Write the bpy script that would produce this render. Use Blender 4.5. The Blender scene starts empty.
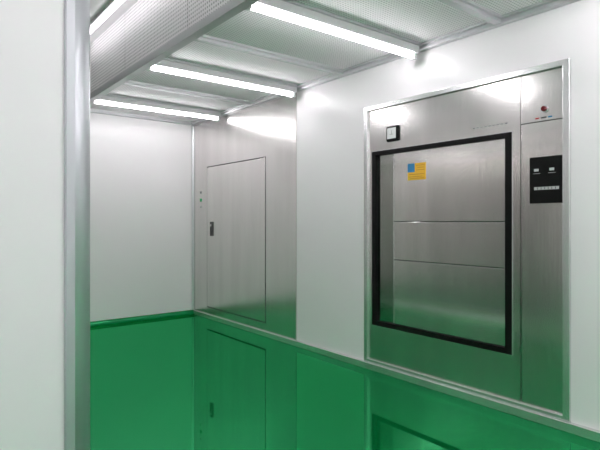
import bpy, bmesh, math
from mathutils import Vector, Matrix
scene = bpy.context.scene
COL = scene.collection
scene.view_settings.view_transform = 'Standard'

# ------------------------------------------------------------------ materials
def new_mat(name):
    m = bpy.data.materials.new(name); m.use_nodes = True
    nt = m.node_tree
    return m, nt, nt.nodes['Principled BSDF']

def plain(name, col, rough=0.5, metal=0.0, emit=None, es=0.0, noise=0.02, spec=None):
    m, nt, p = new_mat(name)
    p.inputs['Roughness'].default_value = rough
    p.inputs['Metallic'].default_value = metal
    if spec is not None: p.inputs['Specular IOR Level'].default_value = spec
    tc = nt.nodes.new('ShaderNodeTexCoord')
    n = nt.nodes.new('ShaderNodeTexNoise'); n.inputs['Scale'].default_value = 3.0
    nt.links.new(tc.outputs['Object'], n.inputs['Vector'])
    mx = nt.nodes.new('ShaderNodeMix'); mx.data_type = 'RGBA'
    mx.inputs[6].default_value = (*[max(0, c * (1 - noise)) for c in col], 1)
    mx.inputs[7].default_value = (*[min(1, c * (1 + noise)) for c in col], 1)
    nt.links.new(n.outputs['Fac'], mx.inputs[0])
    nt.links.new(mx.outputs[2], p.inputs['Base Color'])
    if emit:
        p.inputs['Emission Color'].default_value = (*emit, 1)
        p.inputs['Emission Strength'].default_value = es
    return m

def steel(name, col, rough, scale=(90, 90, 1.5), bump=0.006, wav=0.0, var=.03, metal=1.0):
    m, nt, p = new_mat(name)
    p.inputs['Metallic'].default_value = metal
    g = nt.nodes.new('ShaderNodeNewGeometry')
    mp = nt.nodes.new('ShaderNodeMapping'); mp.inputs['Scale'].default_value = scale
    n = nt.nodes.new('ShaderNodeTexNoise'); n.inputs['Scale'].default_value = 3.0
    n.inputs['Detail'].default_value = 3
    nt.links.new(g.outputs['Position'], mp.inputs['Vector'])
    nt.links.new(mp.outputs['Vector'], n.inputs['Vector'])
    mr = nt.nodes.new('ShaderNodeMapRange')
    mr.inputs['To Min'].default_value = rough - var; mr.inputs['To Max'].default_value = rough + var
    nt.links.new(n.outputs['Fac'], mr.inputs['Value'])
    nt.links.new(mr.outputs['Result'], p.inputs['Roughness'])
    # fine vertical grain plus broader uneven sheen
    n4 = nt.nodes.new('ShaderNodeTexNoise'); n4.inputs['Scale'].default_value = 1.0; n4.inputs['Detail'].default_value = 2
    mp4 = nt.nodes.new('ShaderNodeMapping'); mp4.inputs['Scale'].default_value = (5, 5, .35)
    nt.links.new(g.outputs['Position'], mp4.inputs['Vector']); nt.links.new(mp4.outputs['Vector'], n4.inputs['Vector'])
    av = nt.nodes.new('ShaderNodeMix'); av.inputs[0].default_value = .6
    nt.links.new(n.outputs['Fac'], av.inputs[2]); nt.links.new(n4.outputs['Fac'], av.inputs[3])
    mc = nt.nodes.new('ShaderNodeMix'); mc.data_type = 'RGBA'
    mc.inputs[6].default_value = (*[c * .70 for c in col], 1)
    mc.inputs[7].default_value = (*[min(1, c * 1.28) for c in col], 1)
    nt.links.new(av.outputs[0], mc.inputs[0]); nt.links.new(mc.outputs[2], p.inputs['Base Color'])
    b = nt.nodes.new('ShaderNodeBump'); b.inputs['Strength'].default_value = bump
    b.inputs['Distance'].default_value = 0.01
    nt.links.new(n.outputs['Fac'], b.inputs['Height'])
    last = b
    if wav > 0:
        n2 = nt.nodes.new('ShaderNodeTexNoise'); n2.inputs['Scale'].default_value = 1.6
        n2.inputs['Detail'].default_value = 0
        nt.links.new(g.outputs['Position'], n2.inputs['Vector'])
        b2 = nt.nodes.new('ShaderNodeBump'); b2.inputs['Strength'].default_value = wav
        b2.inputs['Distance'].default_value = 0.05
        nt.links.new(n2.outputs['Fac'], b2.inputs['Height'])
        nt.links.new(b.outputs['Normal'], b2.inputs['Normal'])
        last = b2
    nt.links.new(last.outputs['Normal'], p.inputs['Normal'])
    return m

def dotted(name, base, hole, pitch, radius, axes=(0, 1), rough=0.45, metal=0.0, spec=.5):
    """regular round perforations in the plane of the two axes"""
    m, nt, p = new_mat(name)
    p.inputs['Roughness'].default_value = rough
    p.inputs['Metallic'].default_value = metal
    p.inputs['Specular IOR Level'].default_value = spec
    g = nt.nodes.new('ShaderNodeNewGeometry')
    s = nt.nodes.new('ShaderNodeVectorMath'); s.operation = 'SCALE'; s.inputs['Scale'].default_value = 1 / pitch
    f = nt.nodes.new('ShaderNodeVectorMath'); f.operation = 'FRACTION'
    d = nt.nodes.new('ShaderNodeVectorMath'); d.operation = 'SUBTRACT'; d.inputs[1].default_value = (.5, .5, .5)
    mu = nt.nodes.new('ShaderNodeVectorMath'); mu.operation = 'MULTIPLY'
    mask = [0, 0, 0]
    for a in axes: mask[a] = 1
    mu.inputs[1].default_value = mask
    le = nt.nodes.new('ShaderNodeVectorMath'); le.operation = 'LENGTH'
    lt = nt.nodes.new('ShaderNodeMath'); lt.operation = 'LESS_THAN'; lt.inputs[1].default_value = radius
    L = nt.links.new
    L(g.outputs['Position'], s.inputs[0]); L(s.outputs['Vector'], f.inputs[0]); L(f.outputs['Vector'], d.inputs[0])
    L(d.outputs['Vector'], mu.inputs[0]); L(mu.outputs['Vector'], le.inputs[0]); L(le.outputs['Value'], lt.inputs[0])
    mx = nt.nodes.new('ShaderNodeMix'); mx.data_type = 'RGBA'
    mx.inputs[6].default_value = (*base, 1); mx.inputs[7].default_value = (*hole, 1)
    L(lt.outputs['Value'], mx.inputs[0]); L(mx.outputs[2], p.inputs['Base Color'])
    return m

def epoxy(name, col, tint, rough=.03, ior=2.5):
    m, nt, p = new_mat(name)
    nt.nodes.remove(p)
    out = nt.nodes['Material Output']
    d = nt.nodes.new('ShaderNodeBsdfDiffuse'); d.inputs['Color'].default_value = (*col, 1)
    gl = nt.nodes.new('ShaderNodeBsdfGlossy'); gl.inputs['Color'].default_value = (*tint, 1)
    gl.inputs['Roughness'].default_value = rough
    fr = nt.nodes.new('ShaderNodeFresnel'); fr.inputs['IOR'].default_value = ior
    ms = nt.nodes.new('ShaderNodeMixShader')
    nt.links.new(fr.outputs[0], ms.inputs[0]); nt.links.new(d.outputs[0], ms.inputs[1]); nt.links.new(gl.outputs[0], ms.inputs[2])
    nt.links.new(ms.outputs[0], out.inputs['Surface'])
    return m

M_wall = plain('white_wall_panel', (.91, .87, .895), .32, noise=.003)
M_ceil = plain('white_ceiling', (.84, .82, .84), .5, noise=.01)
M_alu = plain('anodised_aluminium', (.66, .67, .69), .35, .6)
M_post = plain('satin_aluminium_post', (.55, .555, .59), .36, .5)
M_steel = steel('brushed_steel', (.71, .69, .675), .21, wav=.10, var=.05, bump=.012, metal=.95)
M_steelh = steel('brushed_steel_satin', (.71, .69, .675), .22, wav=.08, var=.05, bump=.012, metal=.94)
M_steel2 = steel('brushed_steel_polished', (.80, .775, .76), .12, wav=.06, metal=.90)
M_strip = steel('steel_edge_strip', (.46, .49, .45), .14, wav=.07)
M_trim = plain('bright_steel_trim', (.76, .76, .765), .26, .85)
M_grid = plain('satin_aluminium_grid', (.62, .61, .635), .34, .5)
M_black = plain('black_rubber', (.004, .004, .004), .5, spec=.15)
M_seam = plain('dark_joint', (.05, .05, .05), .6)
M_grayseam = plain('grey_joint', (.30, .31, .31), .6)
M_white = plain('white_print', (.50, .50, .50), .5)
M_face = plain('gauge_white', (.80, .80, .80), .4)
M_blue = plain('blue_print', (.02, .20, .42), .5)
M_orange = plain('yellow_orange_print', (.82, .46, .03), .5)
M_red = plain('red_lens', (.12, .004, .008), .2)
M_redp = plain('red_print', (.4, .05, .05), .5)
M_green = plain('green_print', (.02, .35, .12), .5)
M_tube = plain('lit_tube', (.9, .9, .9), .4, emit=(1.0, .98, 1.0), es=32)
M_tube_fill = plain('lit_tube_fill', (.9, .9, .9), .4, emit=(1.0, .98, 1.0), es=85)  # boosted glow for unseen tubes added as fill light
M_tube2 = plain('lit_tube_dim', (.9, .9, .9), .4, emit=(1.0, .98, 1.0), es=7)
M_house = plain('silver_lamp_housing', (.74, .73, .75), .35, .1)
M_mesh = dotted('filter_mesh', (.98, .91, .96), (.62, .57, .61), .022, .27, (0, 1), .7, spec=.2)
M_perf = dotted('perforated_sheet', (.88, .85, .87), (.40, .39, .40), .028, .27, (1, 2), .5)
M_reflect = steel('steel_reflection_panel', (.62, .60, .58), .26, wav=.05)
M_floor = epoxy('green_epoxy', (.001, .120, .028), (.13, 1.0, .42))
M_cove = epoxy('green_epoxy_cove', (.001, .18, .045), (.15, .9, .42), .1, 1.6)

# ------------------------------------------------------------------ helpers
def wloc(o):
    v = Vector(o.location); q = o.parent
    while q: v += Vector(q.location); q = q.parent
    return v

def finish(o, parent, loc):
    COL.objects.link(o)
    if parent is not None:
        o.parent = parent
        o.location = Vector(loc) - wloc(parent)
    else:
        o.location = loc
    return o

def add_box(bm, lo, hi):
    r = bmesh.ops.create_cube(bm, size=1)
    lo = Vector(lo); hi = Vector(hi); s = hi - lo; c = (lo + hi) / 2
    for v in r['verts']:
        v.co = Vector((v.co.x * s.x + c.x, v.co.y * s.y + c.y, v.co.z * s.z + c.z))

def boxes(name, lst, mat, parent=None, bevel=0.0, seg=2):
    """one mesh from one or more boxes (world coordinates)"""
    los = [Vector(a) for a, b_ in lst]; his = [Vector(b_) for a, b_ in lst]
    lo = Vector([min(v[i] for v in los) for i in range(3)]); hi = Vector([max(v[i] for v in his) for i in range(3)])
    c = Vector(((lo.x + hi.x) / 2, (lo.y + hi.y) / 2, lo.z))
    bm = bmesh.new()
    for a, b_ in lst: add_box(bm, Vector(a) - c, Vector(b_) - c)
    me = bpy.data.meshes.new(name); bm.to_mesh(me); bm.free(); me.materials.append(mat)
    o = bpy.data.objects.new(name, me)
    finish(o, parent, c)
    if bevel > 0:
        md = o.modifiers.new('bevel', 'BEVEL'); md.width = bevel; md.segments = seg; md.limit_method = 'ANGLE'
    return o

def ring(name, x0, x1, y0, y1, z0, z1, w, mat, parent=None, bevel=0.0):
    """rectangular frame in the y-z plane; w = widths (y0 side, y1 side, bottom, top)"""
    c = Vector(((x0 + x1) / 2, (y0 + y1) / 2, z0))
    wa, wb, wc, wd = w
    out = [(y0, z0), (y1, z0), (y1, z1), (y0, z1)]
    inn = [(y0 + wa, z0 + wc), (y1 - wb, z0 + wc), (y1 - wb, z1 - wd), (y0 + wa, z1 - wd)]
    bm = bmesh.new()
    V = {}
    for k, X in (('a', x0), ('b', x1)):
        for r, L_ in (('o', out), ('i', inn)):
            V[k + r] = [bm.verts.new(Vector((X, y, z)) - c) for y, z in L_]
    for i in range(4):
        j = (i + 1) % 4
        bm.faces.new((V['ao'][i], V['ao'][j], V['ai'][j], V['ai'][i]))
        bm.faces.new((V['bo'][i], V['bi'][i], V['bi'][j], V['bo'][j]))
        bm.faces.new((V['ao'][i], V['bo'][i], V['bo'][j], V['ao'][j]))
        bm.faces.new((V['ai'][i], V['ai'][j], V['bi'][j], V['bi'][i]))
    bmesh.ops.recalc_face_normals(bm, faces=bm.faces)
    me = bpy.data.meshes.new(name); bm.to_mesh(me); bm.free(); me.materials.append(mat)
    o = bpy.data.objects.new(name, me); finish(o, parent, c)
    if bevel:
        md = o.modifiers.new('bevel', 'BEVEL'); md.width = bevel; md.segments = 2; md.limit_method = 'ANGLE'
    return o

def cyl(name, c, axis, r, length, mat, parent=None, seg=24, bevel=0.0, r2=None):
    bm = bmesh.new()
    bmesh.ops.create_cone(bm, cap_ends=True, segments=seg, radius1=r, radius2=r if r2 is None else r2, depth=length)
    rot = {'x': Matrix.Rotation(math.pi / 2, 4, 'Y'), 'y': Matrix.Rotation(math.pi / 2, 4, 'X'), 'z': Matrix.Identity(4)}[axis]
    bm.transform(rot)
    me = bpy.data.meshes.new(name); bm.to_mesh(me); bm.free(); me.materials.append(mat)
    for f in me.polygons: f.use_smooth = len(f.vertices) == 4
    o = bpy.data.objects.new(name, me); finish(o, parent, c)
    if bevel:
        md = o.modifiers.new('bevel', 'BEVEL'); md.width = bevel; md.segments = 2; md.limit_method = 'ANGLE'
    return o

def empty(name, loc, label, category):
    o = bpy.data.objects.new(name, None); o.empty_display_size = .1
    finish(o, None, loc); o['label'] = label; o['category'] = category
    return o

def struct(o, label=None):
    o['kind'] = 'structure'
    if label: o['label'] = label
    return o

# ------------------------------------------------------------------ dimensions
WX = 3.14       # face of the equipment wall
BY = 6.32       # face of the end wall
NY = -1.6       # wall behind the viewer
LX = -1.5
SX = 1.54       # face of the dropped ceiling side
CZ = 2.60       # dropped ceiling
HZ = 3.03       # high ceiling
AY0, AY1, AZ = 1.387, 3.092, 2.219   # steriliser opening

# ------------------------------------------------------------------ room shell
struct(boxes('floor', [((LX - .1, NY - .1, -.1), (WX + .7, BY + .1, 0))], M_floor), 'glossy green epoxy floor')
struct(boxes('wall_right', [((WX, NY, 0), (WX + .1, AY0, HZ)),
                            ((WX, AY0, AZ), (WX + .1, AY1, HZ)),
                            ((WX, AY1, 0), (WX + .1, BY, HZ))], M_wall), 'white satin cleanroom wall panels')
struct(boxes('wall_back', [((LX, BY, 0), (WX + .1, BY + .1, HZ))], M_wall), 'white satin cleanroom end wall')
struct(boxes('wall_left', [((LX - .1, NY, 0), (LX, BY, HZ))], M_wall), 'white wall')
struct(boxes('wall_front', [((LX, NY - .1, 0), (WX + .1, NY, HZ))], M_wall), 'white wall')
struct(boxes('wall_partition', [((LX, 2.0, 0), (.475, 2.08, HZ)), ((.495, 2.095, 0), (.565, BY, HZ))], M_wall),
       'white partition wall meeting at a rounded metal corner post')
struct(boxes('wall_reflection_panel', [((.565, 2.35, .06), (.575, 5.9, 2.15))], M_reflect),  # unseen panel, added so the equipment steel mirrors something darker below
       'unseen steel panel added to darken reflections in the equipment')
struct(boxes('ceiling', [((SX, NY, CZ), (WX, BY, CZ + .08))], M_ceil), 'white dropped ceiling')
struct(boxes('ceiling.001', [((LX, NY, HZ), (SX, BY, HZ + .08))], M_ceil), 'white upper ceiling')

ys = [NY, -.45, .75, 1.95, 3.15, 4.35, 5.4, BY]
for i in range(len(ys) - 1):
    o = boxes('wall_soffit' + ('' if i == 0 else '.%03d' % i), [((SX - .02, ys[i] + .005, 2.525), (SX, ys[i + 1] - .005, HZ))], M_perf)
    struct(o, 'perforated metal side panel of the dropped ceiling')
t = 1
def trim(lst, mat, bevel=0.0, label=None):
    global t
    o = boxes('trim_%d' % t, lst, mat, None, bevel); t += 1
    return struct(o, label)
trim([((SX - .034, NY, 2.468), (SX + .03, BY, 2.525))], M_grid, .002, 'aluminium edge profile of the dropped ceiling')
trim([((SX - .016, NY, 2.525), (SX - .010, BY, HZ))], M_seam, 0, 'dark joint backing between the perforated panels')
trim([((WX - .05, NY, 2.54), (WX, BY, CZ))], M_grid, .005, 'aluminium profile between wall and ceiling')
trim([((SX + .03, BY - .05, 2.54), (WX - .05, BY, CZ))], M_grid, .005)
trim([((SX, NY, 2.525), (SX + .03, BY, CZ))], M_grid, .002, 'aluminium inner edge of the dropped ceiling')
trim([((WX - .035, BY - .035, .05), (WX, BY, 2.54))], M_alu, .015, 'vertical aluminium corner profile')
# corner post
bm = bmesh.new()
x0, x1, y0, y1, R = .475, .580, 1.985, 2.095, .07
pts = [(x0, y1), (x0, y0 + .006), (x0 + .006, y0)]
for k in range(13):
    a = -math.pi / 2 + k * math.pi / 24
    pts.append((x1 - R + R * math.cos(a), y0 + R + R * math.sin(a)))
pts += [(x1, y1)]
vb = [bm.verts.new((x - .527, y - 2.04, 0)) for x, y in pts]
vt = [bm.verts.new((x - .527, y - 2.04, HZ)) for x, y in pts]
bm.faces.new(vb[::-1]); bm.faces.new(vt)
for i in range(len(pts)):
    j = (i + 1) % len(pts)
    f = bm.faces.new((vb[i], vb[j], vt[j], vt[i])); f.smooth = 3 <= i <= 14
bmesh.ops.recalc_face_normals(bm, faces=bm.faces)
me = bpy.data.meshes.new('trim_post'); bm.to_mesh(me); bm.free(); me.materials.append(M_post)
o = bpy.data.objects.new('trim_%d' % t, me); t += 1
finish(o, None, (.527, 2.04, 0)); struct(o, 'rounded satin aluminium corner post')

def cove(name, along, a0, a1, wallpos, h, d, mat, label):
    bm = bmesh.new()
    prof = [(0, 0), (0, h)]
    for k in range(9):
        a = math.pi / 2 * k / 8
        prof.append((d * (1 - math.cos(a)) + .004, h - h * math.sin(a) * .97))
    prof.append((d + .004, 0))
    A = []; B = []
    for dd, zz in prof:
        if along == 'y':
            A.append(bm.verts.new((-dd, 0, zz))); B.append(bm.verts.new((-dd, a1 - a0, zz)))
        else:
            A.append(bm.verts.new((0, -dd, zz))); B.append(bm.verts.new((a1 - a0, -dd, zz)))
    for i in range(len(prof)):
        j = (i + 1) % len(prof)
        bm.faces.new((A[i], A[j], B[j], B[i]))
    bm.faces.new(A); bm.faces.new(B[::-1])
    bmesh.ops.recalc_face_normals(bm, faces=bm.faces)
    me = bpy.data.meshes.new(name); bm.to_mesh(me); bm.free(); me.materials.append(mat)
    o = bpy.data.objects.new(name, me)
    finish(o, None, (wallpos, a0, 0) if along == 'y' else (a0, wallpos, 0))
    return struct(o, label)
cove('baseboard_back', 'x', .57, WX, BY, .05, .05, M_cove, 'green epoxy cove skirting')
struct(boxes('baseboard_steel', [((WX - .034, NY, 0), (WX, BY - .066, .056))], M_trim, None, .003), 'brushed steel kick strip')

# ------------------------------------------------------------------ ceiling grid
beams = [-1.2, -.45, .3, 1.05, 1.8, 2.55, 3.30, 4.05, 4.80, 5.55]
xa, xb = SX + .03, WX - .05
for y in beams:
    trim([((xa, y + .004, 2.545), (xb, y + .055, CZ))], M_grid, .003, 'aluminium ceiling grid bar')
first = None
edges = beams + [BY - .05]
lampy = (-.45, 1.05, 2.55, 4.05, 5.55)  # rows nearest and behind the viewer are unseen, added for fill light
for i in range(3, len(edges) - 1):
    nxt = edges[i + 1]
    a = edges[i] + .056
    b_ = nxt - .094 if nxt in lampy else (nxt + .002 if i < len(edges) - 2 else nxt - .002)
    e = empty('air_filter_panel' + ('' if first is None else '.%03d' % (i - 3)), ((xa + xb) / 2, (a + b_) / 2, CZ),
              'pale perforated air filter panel set in the aluminium ceiling grid', 'ceiling panel')
    e['group'] = 'ceiling air filter panels'; first = 1
    boxes('mesh_screen', [((xa + .03, a + .02, 2.580), (xb - .03, b_ - .02, CZ))], M_mesh, e)
    boxes('panel_frame', [((xa, a, 2.565), (xb, a + .02, CZ)), ((xa, b_ - .02, 2.565), (xb, b_, CZ)),
                          ((xa, a + .02, 2.565), (xa + .03, b_ - .02, CZ)), ((xb - .03, a + .02, 2.565), (xb, b_ - .02, CZ))], M_grid, e)

# ------------------------------------------------------------------ tube lights
def tube_light(c, axis, L, label, ztop, body=.028, mat=None, hw=.034):
    """ztop = mounting surface; body = housing depth"""
    e = empty('tube_light', (c[0], c[1], ztop), label, 'lamp')
    h = L / 2
    def bx(name, lo, hi, mat, bev=0.0):
        if axis == 'x':
            return boxes(name, [((c[0] + lo[0], c[1] + lo[1], ztop + lo[2]), (c[0] + hi[0], c[1] + hi[1], ztop + hi[2]))], mat, e, bev)
        return boxes(name, [((c[0] + lo[1], c[1] + lo[0], ztop + lo[2]), (c[0] + hi[1], c[1] + hi[0], ztop + hi[2]))], mat, e, bev)
    bx('lamp_housing', (-h, -hw, -body), (h, hw, 0), M_house, .005)
    for s in (-1, 1):
        bx('lamp_holder', (s * (h - .016) - .016, -.026, -body - .040), (s * (h - .016) + .016, .026, -body), M_house, .005)
    cyl('tube', (c[0], c[1], ztop - body - .019), axis, .0145, L - .064, mat or M_tube, e)
    return e
for y in lampy:
    o = tube_light((2.325, y - .045, 0), 'x', 1.508, 'lit white fluorescent tube beside the ceiling grid bar', CZ, .088, M_tube_fill if y < 0 else M_tube, .046)
    o['group'] = 'ceiling tube lights'
for x, y, m_ in ((1.38, -.3, M_tube), (1.38, 3.9, M_tube2), (-.4, .2, M_tube_fill)):  # leftmost tube is unseen, added to brighten the partition face
    o = tube_light((x, y, 0), 'y', 3.0 if x > 0 else 2.0, 'lit white fluorescent tube on the upper ceiling', HZ, .028, m_)
    o['group'] = 'ceiling tube lights'

# ------------------------------------------------------------------ steel service hatch
e = empty('access_hatch', (WX, 5.0, .05), 'flush brushed steel access hatch in a full-height steel wall panel', 'hatch')
pf = .012
dy0, dy1, dz0, dz1 = 4.573, 5.918, .14, 1.95
fx = WX - pf
boxes('steel_surround', [((fx, 4.042, .057), (WX, dy0, 2.535)), ((fx, dy1, .057), (WX, BY - .036, 2.535)),
                         ((fx, dy0, dz1), (WX, dy1, 2.535)), ((fx, dy0, .057), (WX, dy1, dz0))], M_steelh, e)
boxes('joint_gap', [((WX - .003, dy0, dz0), (WX, dy1, dz1))], M_seam, e)
leaf = boxes('hatch_leaf', [((fx - .004, dy0 + .012, dz0 + .012), (WX - .003, dy1 - .012, dz1 - .012))], M_steelh, e, .002)
lf = fx - .004
hd = boxes('handle', [((lf - .012, 5.745, 1.06), (lf, 5.815, 1.24))], M_seam, leaf, .008, 3)
hd['label'] = 'dark recessed pull handle'
boxes('lock_cylinder', [((lf - .018, 5.765, 1.18), (lf - .012, 5.795, 1.21))], M_trim, hd, .004)
boxes('status_sticker', [((fx - .003, 6.06, 1.505), (fx, 6.11, 1.545))], M_green, e)
boxes('push_button', [((fx - .008, 6.07, 1.61), (fx, 6.10, 1.64))], M_grayseam, e, .004)
boxes('call_switch', [((fx - .008, 6.07, 1.42), (fx, 6.10, 1.45))], M_white, e, .003)

# ------------------------------------------------------------------ steriliser
S = empty('sterilizer', (WX + .3, (AY0 + AY1) / 2, 0), 'large built-in stainless steel sterilizer with black-framed chamber door', 'sterilizer')
SY0, SY1 = AY0 + .001, AY1 - .001
boxes('body', [((WX + .14, SY0 + .02, 0), (WX + .6, SY1 - .02, AZ - .02))], M_steel, S)
ring('surround_frame', WX - .014, WX + .10, SY0, SY1, .057, AZ - .001, (.042, .038, .026, .038), M_trim, S, .003)
IX0, IX1, IZ0, IZ1 = SY0 + .042, SY1 - .038, .083, AZ - .039
OY0, OY1, OZ0, OZ1 = 1.759, 3.010, .375, 1.832
split = 1.700
f0 = WX + .006; f1 = WX + .05
fas = boxes('front_panel', [((f0, split + .003, IZ0), (f1, OY0 + .01, IZ1)), ((f0, OY1 - .01, IZ0), (f1, IX1, IZ1)),
                      ((f0, OY0 + .01, OZ1 - .01), (f1, OY1 - .01, IZ1)), ((f0, OY0 + .01, IZ0), (f1, OY1 - .01, OZ0 + .01))], M_steel, S)
col = boxes('control_column', [((f0, IX0, IZ0), (f1, split - .003, 1.868))], M_steel, S, .002)
cap = boxes('upper_column_panel', [((f0, IX0, 1.872), (f1, split - .003, IZ1))], M_steel, S, .002)
boxes('joint_backing', [((f1, IX0, IZ0), (f1 + .01, split + .02, IZ1))], M_seam, S)
ring('door_edge_trim', WX + .002, WX + .02, OY0 - .004, OY1 + .004, OZ0 - .004, OZ1 + .004, (.006, .006, .006, .006), M_trim, S)
ring('door_gasket', WX + .001, WX + .07, OY0, OY1, OZ0, OZ1, (.048, .043, .038, .031), M_black, S, .001)
dx = WX + .022
iy0, iy1, iz0, iz1 = OY0 + .049, OY1 - .044, OZ0 + .039, OZ1 - .032
door = boxes('chamber_door', [((dx + .015, iy0, iz0), (dx + .03, iy1, iz1))], M_seam, S)
vs = 2.79
zz = [iz0, .935, 1.245, iz1]
for k in range(3):
    boxes('door_panel', [((dx, iy0, zz[k] + .0025), (dx + .014, vs - .009, zz[k + 1] - .0025))], M_steel2, door, .002)
boxes('bright_strip', [((dx - .002, vs - .008, iz0), (dx + .014, vs - .001, iz1))], M_trim, door, .001)  # narrow bright vertical strip beside the door panels
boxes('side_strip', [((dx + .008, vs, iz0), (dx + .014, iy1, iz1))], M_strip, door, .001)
def yz_box(name, ya, yb, za, zb, x, th, mat, par, bev=0):
    return boxes(name, [((x - th, min(ya, yb), min(za, zb)), (x, max(ya, yb), max(za, zb)))], mat, par, bev)
q = -.035
lab = yz_box('warning_label', 2.50 + q, 2.675 + q, 1.57, 1.70, dx, .002, M_orange, door); lab['label'] = 'yellow-orange and blue warning sticker'
yz_box('label_symbol', 2.605 + q, 2.675 + q, 1.632, 1.70, dx - .002, .001, M_blue, lab)
M_ink = plain('brown_ink', (.50, .22, .02), .5)
for a, b_, z in ((2.51, 2.595, 1.68), (2.51, 2.58, 1.662), (2.51, 2.59, 1.644), (2.515, 2.665, 1.612), (2.53, 2.665, 1.594), (2.515, 2.65, 1.580)):
    yz_box('label_line', a + q, b_ + q, z, z + .004, dx - .002, .001, M_ink, lab)
gz0, gz1, gy0, gy1 = 1.895, 2.018, 2.715, 2.838
gd = yz_box('pressure_gauge', gy0, gy1, gz0, gz1, f0, .012, M_black, S, .004); gd['label'] = 'square black panel gauge with white face'
yz_box('gauge_bezel', gy0 + .005, gy1 - .005, gz0 + .005, gz1 - .005, f0 - .012, .010, M_black, gd, .003)
yz_box('gauge_face', gy0 + .016, gy1 - .016, gz0 + .020, gz1 - .016, f0 - .022, .002, M_face, gd)
for (a, b_, c_, d_) in ((.058, .062, .055, .085), (.045, .080, .053, .056)):
    yz_box('gauge_needle', gy0 + a, gy0 + b_, gz0 + c_, gz0 + d_, f0 - .024, .001, M_grayseam, gd)
for k in range(9):
    yz_box('engraved_mark', 2.05 - k * .030, 2.05 - k * .030 - .018, 1.890, 1.899, f0, .001, M_grayseam, fas)
lz = 1.945; ly = 1.545
il = cyl('indicator_lamp', (f0 - .004, ly, lz), 'x', .024, .008, M_trim, cap)
cyl('red_lens', (f0 - .014, ly, lz), 'x', .017, .014, M_red, il, r2=.017, bevel=.004)
for a, b_, m_ in ((1.58, 1.605, M_redp), (1.535, 1.57, M_seam), (1.50, 1.525, M_blue)):
    yz_box('printed_mark', a, b_, 1.888, 1.897, f0, .001, m_, cap)
cp = yz_box('control_panel', 1.430, 1.640, 1.360, 1.650, f0, .008, M_black, col, .004); cp['label'] = 'black control panel with white legends'
cx = f0 - .008
for a, b_ in ((1.580, 1.608), (1.484, 1.512)):
    yz_box('panel_key', a, b_, 1.560, 1.576, cx, .002, M_white, cp)
yz_box('key_strip', 1.455, 1.608, 1.444, 1.462, cx, .001, M_white, cp)
for k in range(6):
    yz_box('key_gap', 1.584 - k * .022, 1.587 - k * .022, 1.446, 1.460, cx - .001, .001, M_black, cp)
for a, b_, z in ((1.57, 1.615, 1.545), (1.475, 1.52, 1.545)):
    yz_box('panel_legend', a, b_, z, z + .003, cx, .001, M_grayseam, cp)

# ------------------------------------------------------------------ world / camera
w = bpy.data.worlds.new('world'); scene.world = w; w.use_nodes = True
w.node_tree.nodes['Background'].inputs[0].default_value = (.5, .52, .52, 1)
w.node_tree.nodes['Background'].inputs[1].default_value = .2
cam = bpy.data.cameras.new('camera'); co = bpy.data.objects.new('camera', cam); COL.objects.link(co)
co.location = (0, 0, 1.25); co.rotation_euler = (math.radians(90), 0, math.radians(-38.2))
cam.sensor_width = 36; cam.lens = 30.6; cam.shift_y = -4 / 600; cam.clip_start = .02
scene.camera = co
